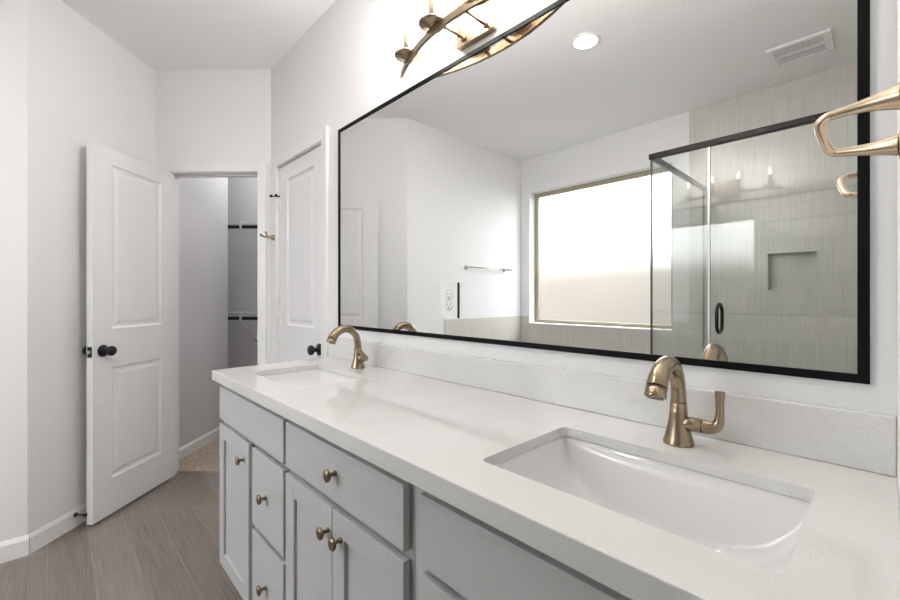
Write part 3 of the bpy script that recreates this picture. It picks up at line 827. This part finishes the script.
# ------------------------------------------------------------------ robe hook on the door casing
t = thing('robe_hook', 'small bronze robe hook on the white door casing', 'hook', (XM - 0.014, 2.742, 1.606))
bm = new()
bm_lathe(bm, [(0, 0), (0.020, 0), (0.0195, 0.003), (0.014, 0.012), (0.0095, 0.026), (0.0075, 0.042), (0.0075, 0.048), (0, 0.050)], 24, xf=RY(-PI / 2))
obj('post', bm, M['brass'], t)
for y0, z0, sx_ in ((0.0, 0.0, 1),):
    p, r_ = smooth_path([(-0.040, 0, 0.0, 0.0060), (-0.058, 0, 0.0, 0.0058), (-0.074, 0, 0.004, 0.0062), (-0.086, 0, 0.014, 0.0085)], 6)
    bm = new(); bm_tube(bm, p, r_, 14); obj('hook_arm', bm, M['brass'], t)
    p, r_ = smooth_path([(-0.044, 0, 0.002, 0.0050), (-0.046, 0, 0.014, 0.0050), (-0.050, 0, 0.026, 0.0058), (-0.054, 0, 0.034, 0.0070)], 6)
    bm = new(); bm_tube(bm, p, r_, 14); obj('hook_arm', bm, M['brass'], t)

# baseboard door stop behind the open door
px, py = diag(t_left + 0.0125, 2.148)
t = thing('door_stop', 'black rod door stop on the baseboard behind the open door', 'door stop', (px, py, 0.066), -PI / 4)
bm = new(); bm_lathe(bm, [(0, 0), (0.012, 0), (0.010, 0.006), (0.0045, 0.010), (0.0045, 0.046), (0, 0.046)], 18, xf=RY(PI / 2)); obj('rod', bm, M['black'], t)
bm = new(); bm_lathe(bm, [(0, 0.046), (0.0085, 0.046), (0.0085, 0.058), (0.006, 0.061), (0, 0.061)], 18, xf=RY(PI / 2)); obj('rubber_tip', bm, M['black'], t)

# ------------------------------------------------------------------ towel bar on the end wall (mirrored)
t = thing('towel_bar', 'slim nickel towel bar above the tile band in the mirror', 'towel bar', (-1.10, YE, 1.508))
bm = new(); bm_tube(bm, [(-0.345, -0.062, 0), (0.305, -0.062, 0)], 0.0065, 14); obj('bar', bm, M['chrome'], t)
for x in (-0.29, 0.29):
    bm = new(); bm_lathe(bm, [(0, 0), (0.022, 0), (0.021, 0.004), (0.011, 0.014), (0.009, 0.060), (0.012, 0.066), (0.012, 0.072), (0, 0.074)], 22, xf=T(x, 0, 0) @ RX(PI / 2)); obj('post', bm, M['chrome'], t)

# ------------------------------------------------------------------ shower enclosure
GX, GY = -0.604, 1.000
t = thing('shower_enclosure', 'frameless glass shower enclosure with dark top rail seen in mirror', 'shower', (GX, GY, 0))
ry = GY
def loc_box(name, m, x0, x1, y0, y1, z0, z1, parent=t, bevel=0.0, edge=None):
    bm = new(); bm_box(bm, x0 - GX, x1 - GX, y0 - GY, y1 - GY, z0, z1, bevel=bevel)
    o = obj(name, bm, m, parent)
    if edge is not None:
        o.data.materials.append(M['gedge'])
        o.data.update()
        for p in o.data.polygons:
            if abs(p.normal[edge]) < 0.5: p.material_index = 1
    return o
RZ0, RZ1 = 2.072, 2.104
loc_box('curb', M['tile_y'], GX - 0.06, GX + 0.05, -0.024, GY + 0.05, 0, 0.09)
loc_box('curb', M['tile_x'], XW + 0.012, GX - 0.06, GY - 0.05, GY + 0.05, 0, 0.09)
loc_box('top_rail', M['rail'], GX - 0.016, GX + 0.016, -0.024, GY + 0.012, RZ0, RZ1, bevel=0.002)
loc_box('top_rail', M['rail'], XW + 0.011, GX - 0.017, GY - 0.012, GY + 0.012, RZ0, RZ1, bevel=0.002)
loc_box('glass_panel', M['glass'], GX - 0.005, GX + 0.005, 0.694, GY + 0.005, 0.092, RZ0 + 0.005, edge=0)
loc_box('glass_panel', M['glass'], XW + 0.012, GX - 0.006, GY - 0.005, GY + 0.005, 0.092, RZ0 + 0.005, edge=1)
gd = loc_box('glass_door', M['glass'], GX - 0.005, GX + 0.005, -0.018, 0.682, 0.105, RZ0 - 0.004, edge=0)
loc_box('bright_edge_strip', M['bright_edge'], GX - 0.006, GX + 0.006, 0.6825, 0.6935, 0.105, RZ0 - 0.004)  # pale strip put in for the bright glass edge beside the door
# oval pull handle through the glass: one D on each side
hb = new(); HC = 1.100; hl, hwid, hr = 0.080, 0.054, 0.0090
path = []
for k in range(49):
    a = 2 * PI * k / 48; cx = math.cos(a); sy_ = math.sin(a)
    e = 1.0
    rad = hwid
    z = (hl - rad) * (1 if sy_ > 1e-9 else -1 if sy_ < -1e-9 else 0) + rad * sy_
    path.append(Vector((rad * cx, 0.637 - GY, HC + z)))
bm_tube(hb, path, hr, 14, cap=False)
obj('door_handle', hb, M['black'], gd)

# ------------------------------------------------------------------ ceiling fittings
def vent(name, label, x0, x1, y0, y1, grp=None):
    cx, cy = (x0 + x1) / 2, (y0 + y1) / 2; a, b = (x1 - x0) / 2, (y1 - y0) / 2
    t = thing(name, label, 'vent', (cx, cy, H), group=grp)
    bm = new(); m_ = 0.035
    bm_box(bm, -a, -a + m_, -b, b, -0.016, -0.0005, bevel=0.004); bm_box(bm, a - m_, a, -b, b, -0.016, -0.0005, bevel=0.004)
    bm_box(bm, -a + m_, a - m_, -b, -b + m_, -0.016, -0.0005, bevel=0.004); bm_box(bm, -a + m_, a - m_, b - m_, b, -0.016, -0.0005, bevel=0.004)
    bm_box(bm, -0.012, 0.012, -b + m_, b - m_, -0.015, -0.001)
    obj('frame', bm, M['plastic'], t)
    box_obj('backing', M['dark_grille'], t, -a + m_, a - m_, -b + m_, b - m_, -0.003, -0.0005)
    bm = new(); n = 5; L0 = a - m_
    for k in range(n):
        for s in (-1, 1):
            x = s * (0.024 + (L0 - 0.030) * (k + 0.5) / n)
            bm_box(bm, -0.0042, 0.0042, -b + m_, b - m_, -0.0008, 0.0008, xf=T(x, 0, -0.012))
    obj('louvre', bm, M['plastic'], t)
    return t
vent('ceiling_vent', 'white louvred ceiling vent above the shower in the mirror', -1.385, -1.10, 0.212, 0.512)
vent('ceiling_vent', 'white ceiling vent corner peeking in at the mirror top', -0.262, -0.03, 0.47, 0.722)

t = thing('recessed_downlight', 'round lit recessed downlight in the ceiling', 'ceiling light', (-0.215, 1.232, H))
bm = new(); bm_lathe(bm, [(0.066, -0.0005), (0.088, -0.0005), (0.088, -0.003), (0.082, -0.005), (0.068, -0.005), (0.064, -0.003), (0.064, -0.0005)], 40); obj('trim_ring', bm, M['plastic'], t)
bm = new(); bm_lathe(bm, [(0, -0.003), (0.063, -0.003), (0.0635, -0.0005)], 40); obj('diffuser', bm, M['down'], t)

# ------------------------------------------------------------------ closet fill light and shelves
lx, ly = diag(-1.60, W0 + 1.00)
l = bpy.data.lights.new('closet_fill', 'POINT'); l.shadow_soft_size = 0.09; l.energy = 5.5; l.color = (1, 0.98, 0.95)  # unseen light added to brighten the closet, no fixture modelled
o = bpy.data.objects.new('closet_fill', l); C.objects.link(o); o.location = (lx, ly, H - 0.16)
def closet_shelf(z, label, brace):
    w_back = W0 + 1.42; cx = -1.75
    ox, oy = diag(cx, w_back)
    t = thing('closet_shelf', label, 'shelf', (ox, oy, z), -PI / 4, group='white closet shelves with black rods')
    dep = 0.31; x0, x1 = -0.95, 0.95
    bm = new()
    for y, zz in ((-dep, 0.0), (-dep, -0.022), (-dep / 2, 0), (-0.008, 0)):
        bm_tube(bm, [(x0, y, zz), (x1, y, zz)], 0.0035, 8)
    n = 60
    for k in range(n + 1):
        x = x0 + (x1 - x0) * k / n
        bm_tube(bm, [(x, -0.002, 0.004), (x, -dep, 0.004), (x, -dep - 0.002, -0.022)], 0.0017, 6)
    obj('wire_deck', bm, M['wire'], t)
    bm = new(); bm_tube(bm, [(x0, -dep + 0.005, -0.048), (x1, -dep + 0.005, -0.048)], 0.0155, 16); obj('hanging_rod', bm, M['black'], t)
    for x in (-0.31,):
        bm = new(); bm_box(bm, x - 0.010, x + 0.010, -dep - 0.014, -dep - 0.003, -0.062, 0.006, bevel=0.002)
        bm_box(bm, x - 0.010, x + 0.010, -dep - 0.012, -dep + 0.02, -0.070, -0.064)
        obj('rod_clip', bm, M['wire'], t)
        if brace:
            bm = new(); bm_tube(bm, [(x, -dep + 0.01, -0.066), (x, -0.002, -0.30)], 0.007, 10); bm_box(bm, x - 0.012, x + 0.012, -0.006, -0.0005, -0.33, -0.27)
            obj('brace', bm, M['wire'], t)
    return t
closet_shelf(1.930, 'upper white wire closet shelf with a black rod', False)
closet_shelf(1.068, 'lower white wire closet shelf with a black rod', True)
